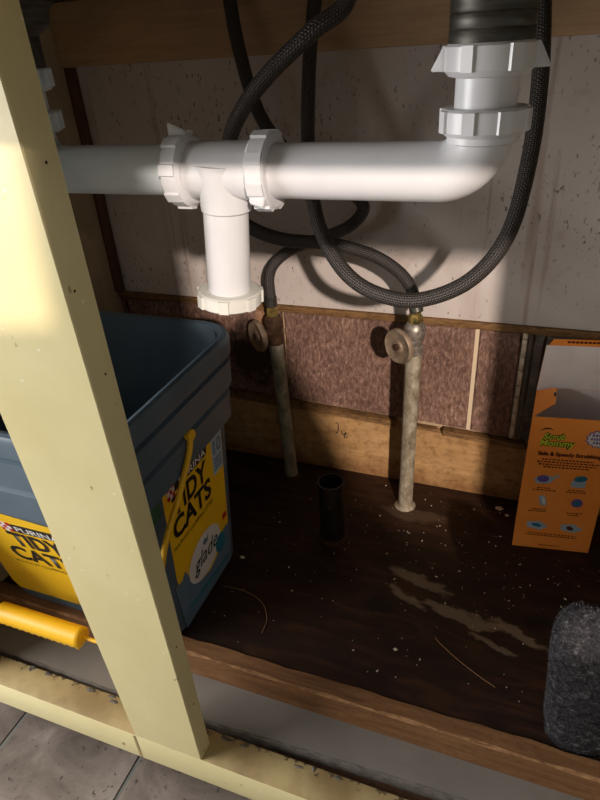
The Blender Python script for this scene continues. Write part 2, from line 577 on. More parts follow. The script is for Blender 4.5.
def sweep(name, path, r, mat, parent=None, seg=20, section=None):
    """tube along a path; UV = (around, metres along); section = optional list of (a, b) offsets"""
    bm = bmesh.new()
    uvl = bm.loops.layers.uv.new('UVMap')
    n = len(path)
    tang = [(path[min(i + 1, n - 1)] - path[max(i - 1, 0)]).normalized() for i in range(n)]
    d, a, b = frame_of(tang[0])
    rings, L = [], [0.0]
    for i in range(n):
        if i:
            L.append(L[-1] + (path[i] - path[i - 1]).length)
            q = tang[i - 1].rotation_difference(tang[i])
            a = q @ a; b = q @ b
        rr = r(i / (n - 1)) if callable(r) else r
        sec = section or [(math.cos(2 * math.pi * k / seg), math.sin(2 * math.pi * k / seg)) for k in range(seg)]
        rings.append([bm.verts.new(path[i] + (a * s + b * t) * rr) for s, t in sec])
    m_ = len(rings[0])
    for i in range(n - 1):
        for k in range(m_):
            f = bm.faces.new((rings[i][k], rings[i][(k + 1) % m_], rings[i + 1][(k + 1) % m_], rings[i + 1][k]))
            for lp, (uu, vv) in zip(f.loops, ((k / m_, L[i]), ((k + 1) / m_, L[i]), ((k + 1) / m_, L[i + 1]), (k / m_, L[i + 1]))):
                lp[uvl].uv = (uu, vv)
    bm.faces.new(rings[0][::-1]); bm.faces.new(rings[-1])
    return shade_auto(link(name, mesh_of(bm, name), mat, parent), 50)


def empty(name, loc):
    o = bpy.data.objects.new(name, None)
    o.location = loc
    o.empty_display_size = 0.05
    COL.objects.link(o)
    o.matrix_world = Matrix.Translation(Vector(loc))
    return o


def tag(o, label, cat, group=None):
    o['label'] = label
    o['category'] = cat
    if group:
        o['group'] = group
    return o


def structure(o, label=None):
    o['kind'] = 'structure'
    if label:
        o['label'] = label
    return o


def text_mesh(body, size, bold=0.0, shear=0.0, width=None, spacing=1.0, thick=0.0):
    cu = bpy.data.curves.new('lettering', 'FONT')
    cu.body = body
    cu.size = size
    cu.offset = bold
    cu.shear = shear
    cu.space_character = spacing
    cu.resolution_u = 3
    cu.extrude = thick
    o = bpy.data.objects.new('tmp', cu)
    COL.objects.link(o)
    dg = bpy.context.evaluated_depsgraph_get()
    me = bpy.data.meshes.new_from_object(o.evaluated_get(dg))
    bpy.data.objects.remove(o)
    bpy.data.curves.remove(cu)
    me.materials.clear()
    xs = [v.co.x for v in me.vertices]
    x0 = min(xs); s = 1.0 if width is None else width / (max(xs) - x0)
    for v in me.vertices:
        v.co.x = (v.co.x - x0) * s
    return me


class Plane3:
    """a face with its own axes: p(u, v, lift)"""
    def __init__(self, org, u, v):
        self.o = Vector(org); self.u = Vector(u).normalized(); self.v = Vector(v).normalized()
        self.n = self.u.cross(self.v).normalized()

    def p(self, u, v, k=0.0):
        return self.o + self.u * u + self.v * v + self.n * k

    def text(self, name, body, u, v, size, mat, parent, lift=0.0012, **kw):
        me = text_mesh(body, size, **kw)
        for q in me.vertices:
            q.co = self.p(u + q.co.x, v + q.co.y, lift + q.co.z)
        return link(name, me, mat, parent)

    def poly(self, name, pts, mat, parent, lift=0.0008, thick=0.0004):
        bm = bmesh.new()
        a = [bm.verts.new(self.p(x, y, lift)) for x, y in pts]
        b = [bm.verts.new(self.p(x, y, lift - thick)) for x, y in pts]
        bm.faces.new(a); bm.faces.new(b[::-1])
        for i in range(len(a)):
            j = (i + 1) % len(a)
            bm.faces.new((a[i], b[i], b[j], a[j]))
        return link(name, mesh_of(bm, name), mat, parent)

    def ellipse(self, name, u, v, ru, rv, mat, parent, lift=0.0010, rot=0.0, seg=28, wob=0.0, thick=0.0004):
        pts = []
        for k in range(seg):
            t = 2 * math.pi * k / seg
            q = 1.0 + wob * math.sin(5 * t + 1.0)
            x, y = ru * q * math.cos(t), rv * q * math.sin(t)
            pts.append((u + x * math.cos(rot) - y * math.sin(rot), v + x * math.sin(rot) + y * math.cos(rot)))
        return self.poly(name, pts, mat, parent, lift, thick)


# ================================================================ THE SETTING
YW = 0.992                       # back wall
XL = -0.812                      # left cabinet wall
XR = 0.46
# --- back wall and what is fixed to it
wall = structure(box('wall_back', (XL - 0.02, XR + 0.02, YW + 0.006, YW + 0.03, -0.05, 0.90), 'grout'))
box('painted_panel', (XL, XR, YW - 0.001, YW + 0.006, 0.366, 0.86), 'white_wall', wall)
box('header_board', (XL, XR, YW - 0.022, YW - 0.001, 0.781, 0.875), 'header', wall, 0.002)


def zt(x):                      # lower edge of the tiles, not quite level
    return 0.158 - 0.042 * (x + 0.583)


def wall_tile(x0, x1, mat, y=YW - 0.004, top=0.352, lean=0.0):
    bm = bmesh.new()
    pts = []
    for z_of in (lambda x: zt(x) + 0.006, lambda x: top):
        for x, yy in ((x0, y), (x1, y), (x1, YW + 0.006), (x0, YW + 0.006)):
            pts.append((x, yy, z_of(x)))
    vs = add_hexa(bm, pts)
    bmesh.ops.bevel(bm, geom=[e for e in bm.edges if all(abs(v.co.y - y) < 1e-5 for v in e.verts)], offset=0.002, segments=2, affect='EDGES')
    return shade_auto(link('wall_tile', mesh_of(bm, 'wall_tile'), mat, wall))


for x0, x1, mt in ((-0.797, -0.4415, 'tile'), (-0.435, -0.077, 'tile'), (-0.069, -0.001, 'tile'), (0.040, 0.40, 'tile_dark')):
    wall_tile(x0, x1, mt)
wall_tile(-0.812, -0.801, 'tile')
wall_tile(0.404, 0.46, 'tile_dark')
zz = zt(0.004) + 0.004
k = 0
while zz < 0.348:
    hh = (0.030, 0.026, 0.034, 0.024)[k % 4]; k += 1
    box('mosaic_piece', (0.0015, 0.0095, YW - 0.004, YW + 0.006, zz, min(zz + hh - 0.0018, 0.352)), 'mosaic', wall, 0.001)
    zz += hh
wall_tile(0.012, 0.019, 'tile_dark', YW - 0.003)
wall_tile(0.0215, 0.0365, 'tile_dark', YW - 0.007)
# pale joint between the two tiles right of the pipe
box('grout_joint', (-0.0765, -0.0695, YW - 0.0028, YW + 0.006, zt(-0.07) + 0.006, 0.352), flat('pale_grout', srgb(206, 186, 158), 0.9), wall)
box('tile_trim', (XL, XR, YW - 0.009, YW, 0.353, 0.366), 'trim_wood', wall, 0.002)
# raw board below the tiles with a broken ledge on it
bm = bmesh.new()
add_hexa(bm, [(XL, YW - 0.012, 0), (XR, YW - 0.012, 0), (XR, YW + 0.006, 0), (XL, YW + 0.006, 0),
              (XL, YW - 0.012, zt(XL) - 0.008), (XR, YW - 0.012, zt(XR) - 0.008), (XR, YW + 0.006, zt(XR) - 0.008), (XL, YW + 0.006, zt(XL) - 0.008)])
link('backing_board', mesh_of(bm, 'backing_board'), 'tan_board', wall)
ledges = ((-0.80, -0.56), (-0.555, -0.41), (-0.405, -0.21), (-0.168, -0.13), (-0.118, 0.03), (0.04, 0.44))
for i, (x0, x1) in enumerate(ledges):
    bm = bmesh.new()
    hgt = (0.012, 0.013, 0.012, 0.007, 0.011, 0.012)[i]
    dp = (0.017, 0.019, 0.017, 0.012, 0.016, 0.017)[i]
    add_hexa(bm, [(x0, YW - dp, zt(x0) - 0.009), (x1, YW - dp, zt(x1) - 0.009), (x1, YW, zt(x1) - 0.009), (x0, YW, zt(x0) - 0.009),
                  (x0, YW - dp, zt(x0) - 0.009 + hgt), (x1, YW - dp + 0.002, zt(x1) - 0.009 + hgt), (x1, YW, zt(x1) - 0.009 + hgt), (x0, YW, zt(x0) - 0.009 + hgt)])
    link('ledge_strip', mesh_of(bm, 'ledge_strip'), 'trim_wood', wall)
# pencilled mark on the board
wp = Plane3((-0.335, YW - 0.012, 0.085), (1, 0, 0), (0, 0, 1))
for k, (pts, w) in enumerate((([(0.0, 0.035), (0.006, 0.03), (0.004, 0.012), (0.0, 0.008)], 0.0009), ([(0.012, 0.016), (0.016, 0.006), (0.022, 0.014), (0.018, 0.0), (0.026, 0.004)], 0.0009))):
    sweep('pencil_mark', catmull([wp.p(x, z, 0.0004) for x, z in pts], 5), w, 'ink', wall, 6)

wl = structure(box('wall_left', (XL - 0.02, XL, 0.34, YW + 0.006, -0.10, 0.90), 'left_ply'))
structure(box('wall_right', (XR, XR + 0.02, 0.34, YW + 0.006, -0.10, 0.90), 'left_ply'))
structure(box('trim_1', (XL, XL + 0.017, YW - 0.016, YW - 0.001, 0.367, 0.780), 'dark_strip', None, 0.002), 'dark brown strip up the back left corner of the cabinet')

# --- cabinet floor and its front edge
fl = structure(box('floor', (XL, XR, 0.499, YW, -0.02, 0.0), 'ply'))
bm = bmesh.new()
N = 60
prev = None
for i in range(N + 1):
    x = XL + (XR - XL) * i / N
    w = 0.0009 * math.sin(x * 31) + 0.0008 * math.sin(x * 83 + 1) + random.uniform(-0.0006, 0.0006)
    ch = 0.003 + 0.0012 * math.sin(x * 57)
    ring = [bm.verts.new(p) for p in ((x, 0.474, -0.048), (x, 0.474, 0.004 - ch), (x, 0.474 + ch, 0.004), (x, 0.499 + w, 0.004), (x, 0.502 + w, 0.0), (x, 0.502, -0.03))]
    if prev:
        for k in range(6):
            bm.faces.new((prev[k], prev[(k + 1) % 6], ring[(k + 1) % 6], ring[k]))
    else:
        bm.faces.new(ring[::-1])
    prev = ring
bm.faces.new(prev)
for f_ in bm.faces:
    zs_ = [v_.co.z for v_ in f_.verts]
    ys_ = [v_.co.y for v_ in f_.verts]
    if max(zs_) > 0.0035 and min(zs_) > -0.004 and min(ys_) < 0.4745 and max(ys_) < 0.482 and len(f_.verts) == 4:
        f_.material_index = 1                     # the worn front arris
trim2_me = mesh_of(bm, 'trim_2')
trim2_me.materials.append(MAT['edge_wood'])
trim2_me.materials.append(MAT['bare_edge'])
structure(shade_auto(link('trim_2', trim2_me)), 'rough brown wooden strip along the front edge of the cabinet floor')

# grey sheet between the strip and the face frame, its front edge bowed and rolled over
bm = bmesh.new()
bm2 = bmesh.new()
prev = prev2 = None
N = 90
for i in range(N + 1):
    x = XL + (XR - XL) * i / N
    fy = 0.4085 + 0.012 * max(0, (x + 0.42)) / 0.6 - 0.004 * math.sin((x + 0.75) * 6.5) + 0.0006 * math.sin(x * 120)
    ring = [bm.verts.new(p) for p in ((x, 0.476, -0.046), (x, fy + 0.007, -0.049), (x, fy + 0.007, -0.056), (x, 0.476, -0.056))]
    lip = [bm2.verts.new(p) for p in ((x, fy + 0.007, -0.0488), (x, fy + 0.003, -0.0500), (x, fy + 0.001, -0.055), (x, fy, -0.062), (x, fy + 0.004, -0.062), (x, fy + 0.007, -0.055))]
    for B_, rg, pv in ((bm, ring, prev), (bm2, lip, prev2)):
        if pv:
            for k in range(len(rg)):
                B_.faces.new((pv[k], pv[(k + 1) % len(rg)], rg[(k + 1) % len(rg)], rg[k]))
        else:
            B_.faces.new(rg[::-1])
    prev, prev2 = ring, lip
bm.faces.new(prev); bm2.faces.new(prev2)
gs = structure(shade_auto(link('trim_3', mesh_of(bm, 'trim_3'), 'grey_sheet'), 50), 'grey painted sheet between the brown strip and the cream rail')
shade_auto(link('rolled_edge', mesh_of(bm2, 'rolled_edge'), 'grey_edge', gs), 50)
structure(box('floor_under', (XL, XR, 0.392, YW, -0.13, -0.064), 'dark_strip'))
structure(box('baseboard_front', (XL, XR, 0.405, 0.42, -0.17, -0.13), 'dark_strip'), 'recessed board under the cabinet')

# --- kitchen floor: separate square tiles on a dark bed
kf = structure(box('floor_kitchen', (-2.2, 2.2, -2.4, 0.42, -0.20, -0.1715), 'vinyl_gap'))
TS = 0.232
tile_me = None
for i in range(-5, 5):
    for j in range(-7, 1):
        x0, y0 = -0.483 + i * TS, 0.21 + j * TS
        if tile_me is None:
            bm = bmesh.new()
            add_box(bm, 0.0035, TS - 0.0035, 0.0035, TS - 0.0035, -0.0014, 0.0, 0.0006)
            tile_me = mesh_of(bm, 'floor_tile')
        o = link('floor_tile', tile_me, 'vinyl', None)
        o.location = (x0, y0, -0.17)
        o.parent = kf

# --- what closes the cabinet above (outside the frame, but it shades the inside)
ct = tag(empty('countertop', (-0.2, 0.6, 0.88)), 'laminate countertop above the open cabinet', 'countertop')
for nm, d in (('slab', (-1.2, 0.75, 0.175, 1.02, 0.895, 0.925)), ('shade_lip', (-1.2, 0.75, 0.175, 0.20, 0.8185, 0.895))):  # unseen deep overhang and lip added to cast the shadow edge on the pipe
    box(nm, d, 'laminate', ct, 0.003)
sk = tag(empty('double_sink', (-0.2, 0.6, 0.846)), 'stainless double sink hung in the countertop', 'sink')
for x0, x1 in ((-0.62, -0.235), (-0.205, 0.20)):
    box('sink_bowl', (x0, x1, 0.405, 0.68, 0.856, 0.894), 'steel', sk, 0.015)

# ================================================================ FACE FRAME
ff = tag(empty('cabinet_face_frame', (-0.39, 0.36, -0.10)), 'cream painted wooden cabinet face frame with a wide slanting post', 'cabinet frame')


def yp(z, k):                   # the post leans a little back towards its foot
    return (0.3575 if k == 0 else 0.3815) - (0.0160 if k == 0 else 0.0060) * (z + 0.041) / 0.87


bm = bmesh.new()
zs = [-0.041 + 0.876 * i / 12 for i in range(13)]
prev = None
for z_ in zs:
    t = (z_ + 0.041) / 0.876
    xl = -0.4445 - 0.022 * t
    ring = [bm.verts.new(p) for p in ((xl + 0.002, yp(z_, 0), z_), (-0.3362, yp(z_, 0), z_), (-0.335, yp(z_, 0) + 0.0012, z_), (-0.335, yp(z_, 1), z_), (xl, yp(z_, 1), z_), (xl, yp(z_, 0) + 0.002, z_))]
    if prev:
        for k in range(6):
            bm.faces.new((prev[k], prev[(k + 1) % 6], ring[(k + 1) % 6], ring[k]))
    else:
        bm.faces.new(ring[::-1])
    prev = ring
bm.faces.new(prev)
post = shade_auto(link('post', mesh_of(bm, 'post'), 'cream', ff), 20)
# nail holes on the post's inner side
for yy, z_ in ((0.362, 0.735), (0.356, 0.640), (0.366, 0.560), (0.366, 0.19), (0.37, 0.07)):
    lathe('nail_hole', [(0.0013, 0.0), (0.0010, 0.0004)], (-0.335, yy, z_), (1, 0, 0), 'rust', post, 12)
bm = bmesh.new()
add_box(bm, XL, XR, 0.3575, 0.4005, -0.10, -0.0415, 0.0015)
rail = shade_auto(link('bottom_rail', mesh_of(bm, 'bottom_rail'), 'cream', ff))
rail.data.materials.append(MAT['cream_worn'])
for p in rail.data.polygons:
    if p.normal.z > 0.9:
        p.material_index = 1
# scabs of old glue and grit along the back of the rail
for k in range(26):
    x = random.uniform(-0.78, 0.1)
    if -0.46 < x < -0.33:
        continue
    bm = bmesh.new()
    bmesh.ops.create_icosphere(bm, subdivisions=1, radius=1.0)
    sx, sy, sz = random.uniform(0.003, 0.010), random.uniform(0.0015, 0.004), random.uniform(0.001, 0.0022)
    y_ = 0.3985 - abs(random.gauss(0, 0.004))
    for v_ in bm.verts:
        v_.co = Vector((x + v_.co.x * sx * random.uniform(0.7, 1.2), y_ + v_.co.y * sy, -0.0415 + v_.co.z * sz))
    link('grit_scab', mesh_of(bm, 'grit_scab'), 'grey_edge', rail)
# open joint where post and rail meet
box('joint_gap', (-0.4475, -0.4435, 0.3570, 0.3576, -0.0985, -0.043), 'cream_worn', ff)
box('stile', (0.246, XR, 0.3575, 0.3815, -0.0415, 0.835), 'cream', ff, 0.001)
box('stile', (XL, -0.76, 0.3575, 0.3815, -0.0415, 0.835), 'cream', ff, 0.001)
box('top_rail', (XL, XR, 0.3415, 0.3755, 0.835, 0.893), 'cream', ff, 0.001)

# ================================================================ DRAIN PIPEWORK
AX_Y, AX_Z = 0.424, 0.7182
dr = tag(empty('sink_drain_pipework', (-0.23, AX_Y, 0.61)), 'white plastic drain pipe with a tee, elbows and slip nuts below the sink', 'drain pipe')


def slip_nut(org, axis, r, L, mat='pvc', ribs=8, lugs=(), parent=dr, phase=0.2, lug_len=0.011, flip=False):
    bm = bmesh.new()
    add_lathe(bm, [(r * 0.70, 0), (r * 0.90, 0), (r * 0.97, L * 0.08), (r * 0.97, L * 0.78), (r * 0.86, L * 0.95), (r * 0.70, L)], org, axis, 48)
    d, a, b = frame_of(axis)
    for k in range(ribs):
        t = phase + 2 * math.pi * k / ribs
        rad = a * math.cos(t) + b * math.sin(t)
        tan = -a * math.sin(t) + b * math.cos(t)
        c0 = Vector(org)
        hw = r * 0.17
        pts = []
        for rr, q in ((r * 0.93, 1.0), (r * 1.02, 0.8)):
            for tt, dd in ((-hw * q, L * 0.05), (hw * q, L * 0.05), (hw * q, L * 0.80), (-hw * q, L * 0.80)):
                pts.append(c0 + rad * rr + tan * tt + d * dd)
        add_hexa(bm, pts)
    o = shade_auto(link('slip_nut', mesh_of(bm, 'slip_nut'), mat, parent), 30)
    for t in lugs:
        bm = bmesh.new()
        rad = a * math.cos(t) + b * math.sin(t)
        tan = -a * math.sin(t) + b * math.cos(t)
        c0 = Vector(org)
        pts = []
        for dd, hw, out in ((L * 0.06, 0.0035, lug_len * (0.1 if flip else 1.0)), (L * 0.82, 0.0028, lug_len * (1.0 if flip else 0.25))):
            for rr, s in ((r * 0.92, -1), (r * 0.92, 1), (r + out, 0.6), (r + out, -0.6)):
                pts.append(c0 + rad * rr + tan * hw * s + d * dd)
        add_hexa(bm, pts)
        bmesh.ops.bevel(bm, geom=bm.edges[:], offset=0.0008, segments=2, affect='EDGES')
        shade_auto(link('lug', mesh_of(bm, 'lug'), mat, o), 40)
    return o


def bend(p0, corner, p1, r, n=12):
    p0, c, p1 = Vector(p0), Vector(corner), Vector(p1)
    a = c + (p0 - c).normalized() * r
    b = c + (p1 - c).normalized() * r
    path = [p0 + (a - p0) * (i / 10) for i in range(10)]
    for i in range(n + 1):                     # circular arc through a right angle
        t = math.pi / 2 * i / n
        u, w = (p0 - c).normalized(), (p1 - c).normalized()
        path.append(c + u * r * (1 - math.sin(t)) + w * r * (1 - math.cos(t)))
    path += [b + (p1 - b) * ((i + 1) / 6) for i in range(6)]
    return path


VX = -0.0400
sweep('elbow_pipe', bend((-0.205, AX_Y, AX_Z), (VX, AX_Y, AX_Z), (VX, AX_Y, 0.746), 0.026), 0.0192, 'pvc', dr, 40)
lathe('elbow_collar', [(0.0205, 0), (0.0222, 0.001), (0.0222, 0.005), (0.021, 0.006)], (VX, AX_Y, 0.7365), (0, 0, 1), 'pvc', dr, 44)
slip_nut((VX, AX_Y, 0.7570), (0, 0, -1), 0.0275, 0.0165, ribs=8, lugs=(math.radians(150),), lug_len=0.003, phase=0.55)
lathe('tailpiece', [(0.0188, 0), (0.0188, 0.04)], (VX, AX_Y, 0.75), (0, 0, 1), 'pvc', dr, 44)
slip_nut((VX, AX_Y, 0.7915), (0, 0, -1), 0.0272, 0.0180, ribs=6, lugs=(math.radians(8), math.radians(172)), lug_len=0.0085, phase=0.15, flip=True)
bm = bmesh.new()
add_lathe(bm, [(0.0236, 0.0), (0.0245, 0.001), (0.0245, 0.007), (0.0240, 0.008), (0.0245, 0.009), (0.0245, 0.015), (0.0240, 0.016), (0.0245, 0.017), (0.0245, 0.023),
               (0.026, 0.0245), (0.034, 0.030), (0.036, 0.040), (0.040, 0.044), (0.040, 0.067)], (VX, AX_Y, 0.7905), (0, 0, 1), 48)
shade_auto(link('strainer', mesh_of(bm, 'strainer'), 'strainer', dr), 40)

# the other bowl's drain, mostly behind the post
LX = -0.400
sweep('elbow_pipe', bend((-0.258, AX_Y, AX_Z), (LX, AX_Y, AX_Z), (LX, AX_Y, 0.746), 0.026), 0.0186, 'pvc_dull', dr, 40)
slip_nut((LX, AX_Y, 0.7620), (0, 0, -1), 0.0275, 0.0165, ribs=8, lugs=(0.0,), lug_len=0.003, phase=0.3, mat='pvc_dull')
lathe('tailpiece', [(0.0188, 0), (0.0188, 0.04)], (LX, AX_Y, 0.75), (0, 0, 1), 'pvc_dull', dr, 40)
slip_nut((LX, AX_Y, 0.7925), (0, 0, -1), 0.0275, 0.0165, ribs=8, lugs=(0.0,), lug_len=0.003, phase=0.3, mat='pvc_dull')
lathe('strainer', [(0.0236, 0.0), (0.0245, 0.002), (0.0245, 0.023), (0.034, 0.030), (0.036, 0.040), (0.040, 0.044), (0.040, 0.067)], (LX, AX_Y, 0.7905), (0, 0, 1), 'strainer', dr, 40)

# tee between them
TX = -0.2262
bm = bmesh.new()
add_lathe(bm, [(0.0200, 0), (0.0210, 0.004), (0.0210, 0.056), (0.0200, 0.060)], (-0.2565, AX_Y, AX_Z), (1, 0, 0), 48)
add_lathe(bm, [(0.0240, -0.006), (0.0215, 0.008), (0.0203, 0.014), (0.0196, 0.0285), (0.0185, 0.0295)], (TX, AX_Y, AX_Z), (-0.06, 0, -1), 48)
tee = shade_auto(link('tee_fitting', mesh_of(bm, 'tee_fitting'), 'pvc', dr), 40)
slip_nut((-0.2665, AX_Y, AX_Z), (1, 0, 0), 0.0276, 0.0165, ribs=8, lugs=(math.radians(82), math.radians(238)), phase=0.18, lug_len=0.0075)
slip_nut((-0.1830, AX_Y, AX_Z), (-1, 0, 0), 0.0278, 0.0165, ribs=8, lugs=(math.radians(218),), phase=0.30, lug_len=0.005)
ax = Vector((-0.085, 0, -1)).normalized()
top = Vector((TX, AX_Y, AX_Z)) + ax * 0.027
lathe('drop_tube', [(0.0178, 0), (0.0178, 0.079)], top, ax, 'pvc', dr, 44)
slip_nut(top + ax * 0.0675, ax, 0.0275, 0.0140, mat='pvc_nut', ribs=7, lugs=(), phase=0.5)

# ================================================================ WATER PIPES AND HOSES
def shutoff(base, topz, lean, pipe_mat, pipe_r, body_mat, wheel_off, wheel_dir, label, outlet):
    base = Vector(base)
    t = tag(empty('water_pipe', base), label, 'water pipe')
    up = Vector(lean).normalized()
    L = topz / up.z
    lathe('riser_pipe', [(pipe_r, 0), (pipe_r * 0.97, L * 0.5), (pipe_r, L - 0.03), (pipe_r * 1.06, L - 0.02), (pipe_r, L)], base, up, pipe_mat, t, 28)
    lathe('pipe_flange', [(pipe_r * 1.5, 0), (pipe_r * 1.35, 0.002), (pipe_r * 1.05, 0.005)], base, up, 'rust' if body_mat == 'rust' else 'old_pipe', t, 24)
    p = base + up * L
    bm = bmesh.new()
    add_lathe(bm, [(pipe_r * 0.95, -0.004), (pipe_r * 1.18, -0.002), (pipe_r * 1.18, 0.012), (pipe_r * 1.0, 0.014), (pipe_r * 1.05, 0.022), (pipe_r * 1.28, 0.028),
                   (pipe_r * 1.30, 0.044), (pipe_r * 1.0, 0.052), (pipe_r * 0.8, 0.054)], p, up, 24)
    wd = Vector(wheel_dir).normalized()
    c = p + up * 0.022
    add_lathe(bm, [(pipe_r * 0.8, 0), (pipe_r * 0.75, 0.020), (pipe_r * 0.55, 0.024), (pipe_r * 0.55, 0.030)], c, wd, 20)
    vb = shade_auto(link('valve_body', mesh_of(bm, 'valve_body'), body_mat, t))
    # oval handwheel
    w = Vector(c + wd * 0.033)
    bm = bmesh.new()
    R_ = 0.0300
    seg = 40
    rings = add_lathe(bm, [(R_ * 0.30, -0.002), (R_ * 0.34, 0.0), (R_ * 0.80, 0.0005), (R_ * 0.95, -0.003), (R_, 0.0), (R_ * 1.0, 0.004), (R_ * 0.93, 0.0075), (R_ * 0.80, 0.005), (R_ * 0.36, 0.0045), (R_ * 0.30, 0.007), (R_ * 0.2, 0.0075)], w, wd, seg)
    d_, a_, b_ = frame_of(wd)
    for k in range(seg):
        q = 1 + 0.012 * math.cos(9 * 2 * math.pi * k / seg)
        for i in (3, 4, 5, 6):
            v_ = rings[i][k]
            rel = v_.co - w
            ax_ = d_ * rel.dot(d_)
            v_.co = w + ax_ + (rel - ax_) * q
    wh = shade_auto(link('handwheel', mesh_of(bm, 'handwheel'), 'wheel', t))
    lathe('handwheel_screw', [(0.0058, 0), (0.0058, 0.002), (0.0035, 0.003)], w + wd * 0.0075, wd, 'rust', wh, 14)
    lathe('outlet_nut', [(pipe_r * 0.72, 0), (pipe_r * 0.88, 0.002), (pipe_r * 0.88, 0.013), (pipe_r * 0.75, 0.016), (pipe_r * 0.62, 0.018), (pipe_r * 0.62, 0.026)], p + up * 0.052, up, 'brass', t, 6)
    return p + up * 0.078, up


pr_top, pr_up = shutoff((-0.1717, 0.906, 0), 0.338, (0.014, 0.0, 1.0), 'old_pipe', 0.0138, 'chrome', None, (-0.55, -0.85, 0.0),
                        'pale corroded upright water pipe with a shutoff valve, standing nearest the sponge box', None)
pl_top, pl_up = shutoff((-0.4216, 0.932, 0), 0.315, (-0.030, 0.0, 1.0), 'grey_pipe', 0.0132, 'rust', None, (-0.62, -0.80, 0.0),
                        'grey upright water pipe with a rusty shutoff valve, standing nearest the litter bucket', None)


def hose(pts, label, end=None, r=0.0100):
    path = catmull(pts, 14)
    h = empty('supply_hose', path[-1])
    tag(h, label, 'hose')
    sweep('braided_tube', path, r, 'braid', h, 18)
    if end is not None:
        d = (path[-1] - path[-6]).normalized()
        lathe('crimp_sleeve', [(r * 0.9, 0), (r * 1.12, 0.001), (r * 1.12, 0.018), (r * 0.8, 0.020)], path[-1] - d * 0.012, d, 'strainer', h, 20)
    return h


hose([(-0.224, 0.76, 0.890), (-0.229, 0.76, 0.832), (-0.263, 0.741, 0.806), (-0.314, 0.734, 0.769), (-0.356, 0.743, 0.734), (-0.388, 0.755, 0.694),
      (-0.403, 0.764, 0.64), (-0.404, 0.781, 0.589), (-0.386, 0.797, 0.564), (-0.351, 0.824, 0.543), (-0.293, 0.863, 0.528), (-0.239, 0.896, 0.504),
      (-0.2, 0.913, 0.475), (-0.177, 0.914, 0.447), pr_top], 'dark braided hose crossing diagonally above the tee to the valve nearest the sponge box', True)
hose([(-0.459, 0.942, 0.890), (-0.457, 0.937, 0.853), (-0.444, 0.921, 0.801), (-0.427, 0.916, 0.734), (-0.405, 0.918, 0.684), (-0.357, 0.92, 0.636),
      (-0.289, 0.934, 0.595), (-0.263, 0.944, 0.564), (-0.285, 0.941, 0.534), (-0.336, 0.937, 0.512), (-0.385, 0.941, 0.493), (-0.419, 0.937, 0.469),
      (-0.432, 0.930, 0.442), pl_top], 'dark braided supply hose bending back to the rusty valve beside the litter bucket', True)
hose([(-0.325, 0.946, 0.888), (-0.329, 0.941, 0.844), (-0.333, 0.92, 0.776), (-0.323, 0.869, 0.672), (-0.298, 0.811, 0.605), (-0.269, 0.77, 0.562),
      (-0.227, 0.738, 0.526), (-0.182, 0.731, 0.505), (-0.13, 0.736, 0.5), (-0.071, 0.752, 0.525), (-0.033, 0.777, 0.577), (-0.02, 0.81, 0.658),
      (-0.02, 0.839, 0.741), (-0.029, 0.887, 0.82), (-0.035, 0.91, 0.86)], 'dark braided hose hanging in a wide loop in front of the back wall')

# capped black stub in the floor
sb = tag(empty('pipe_stub', (-0.281, 0.783, 0)), 'short black open pipe stub standing up from the cabinet floor', 'pipe stub')
lathe('stub_tube', [(0.0225, 0), (0.0225, 0.117), (0.0240, 0.118), (0.0240, 0.130), (0.0205, 0.130), (0.0205, 0.06), (0.0, 0.06)], (-0.281, 0.783, 0), (0, 0, 1), 'black_pipe', sb, 32, False)
lathe('floor_collar', [(0.028, 0), (0.027, 0.004), (0.0225, 0.006)], (-0.281, 0.783, 0), (0, 0, 1), 'rust', sb, 24)
lathe('cleanout_screw', [(0.0045, 0), (0.0045, 0.002), (0.003, 0.003)], (-0.2775, 0.7608, 0.090), (0.1, -1, 0), 'rust', sb, 14)

# ================================================================ LITTER BUCKET
bk = tag(empty('litter_bucket', (-0.60, 0.60, 0)), 'slate blue plastic cat litter bucket with yellow labels and a yellow handle', 'bucket')


def rrect(x0, x1, y0, y1, r, z, n_=7):
    out = []
    for cx, cy, a0 in ((x1 - r, y1 - r, 0), (x0 + r, y1 - r, 90), (x0 + r, y0 + r, 180), (x1 - r, y0 + r, 270)):
        for k in range(n_ + 1):
            a = math.radians(a0 + 90 * k / n_)
            out.append(Vector((cx + r * math.cos(a), cy + r * math.sin(a), z)))
    return out


def bsec(z, grow=0.0):
    t = z / 0.30
    return (-0.768 - 0.010 * t - grow, -0.44 + 0.02 * t + grow, 0.49 - 0.075 * t - grow, 0.709 + 0.008 * t + grow)


def loft(name, secs, mat, parent, cap0=True, cap1=False):
    bm = bmesh.new()
    rings = [[bm.verts.new(p) for p in rrect(*s)] for s in secs]
    q = len(rings[0])
    for i in range(len(rings) - 1):
        for k in range(q):
            bm.faces.new((rings[i][k], rings[i][(k + 1) % q], rings[i + 1][(k + 1) % q], rings[i + 1][k]))
    if cap0:
        bm.faces.new(rings[0][::-1])
    if cap1:
        bm.faces.new(rings[-1])
    return shade_auto(link(name, mesh_of(bm, name), mat, parent), 32)


T = 0.30
def S(z, g, r):
    return bsec(min(z, 0.30), g) + (r, z)


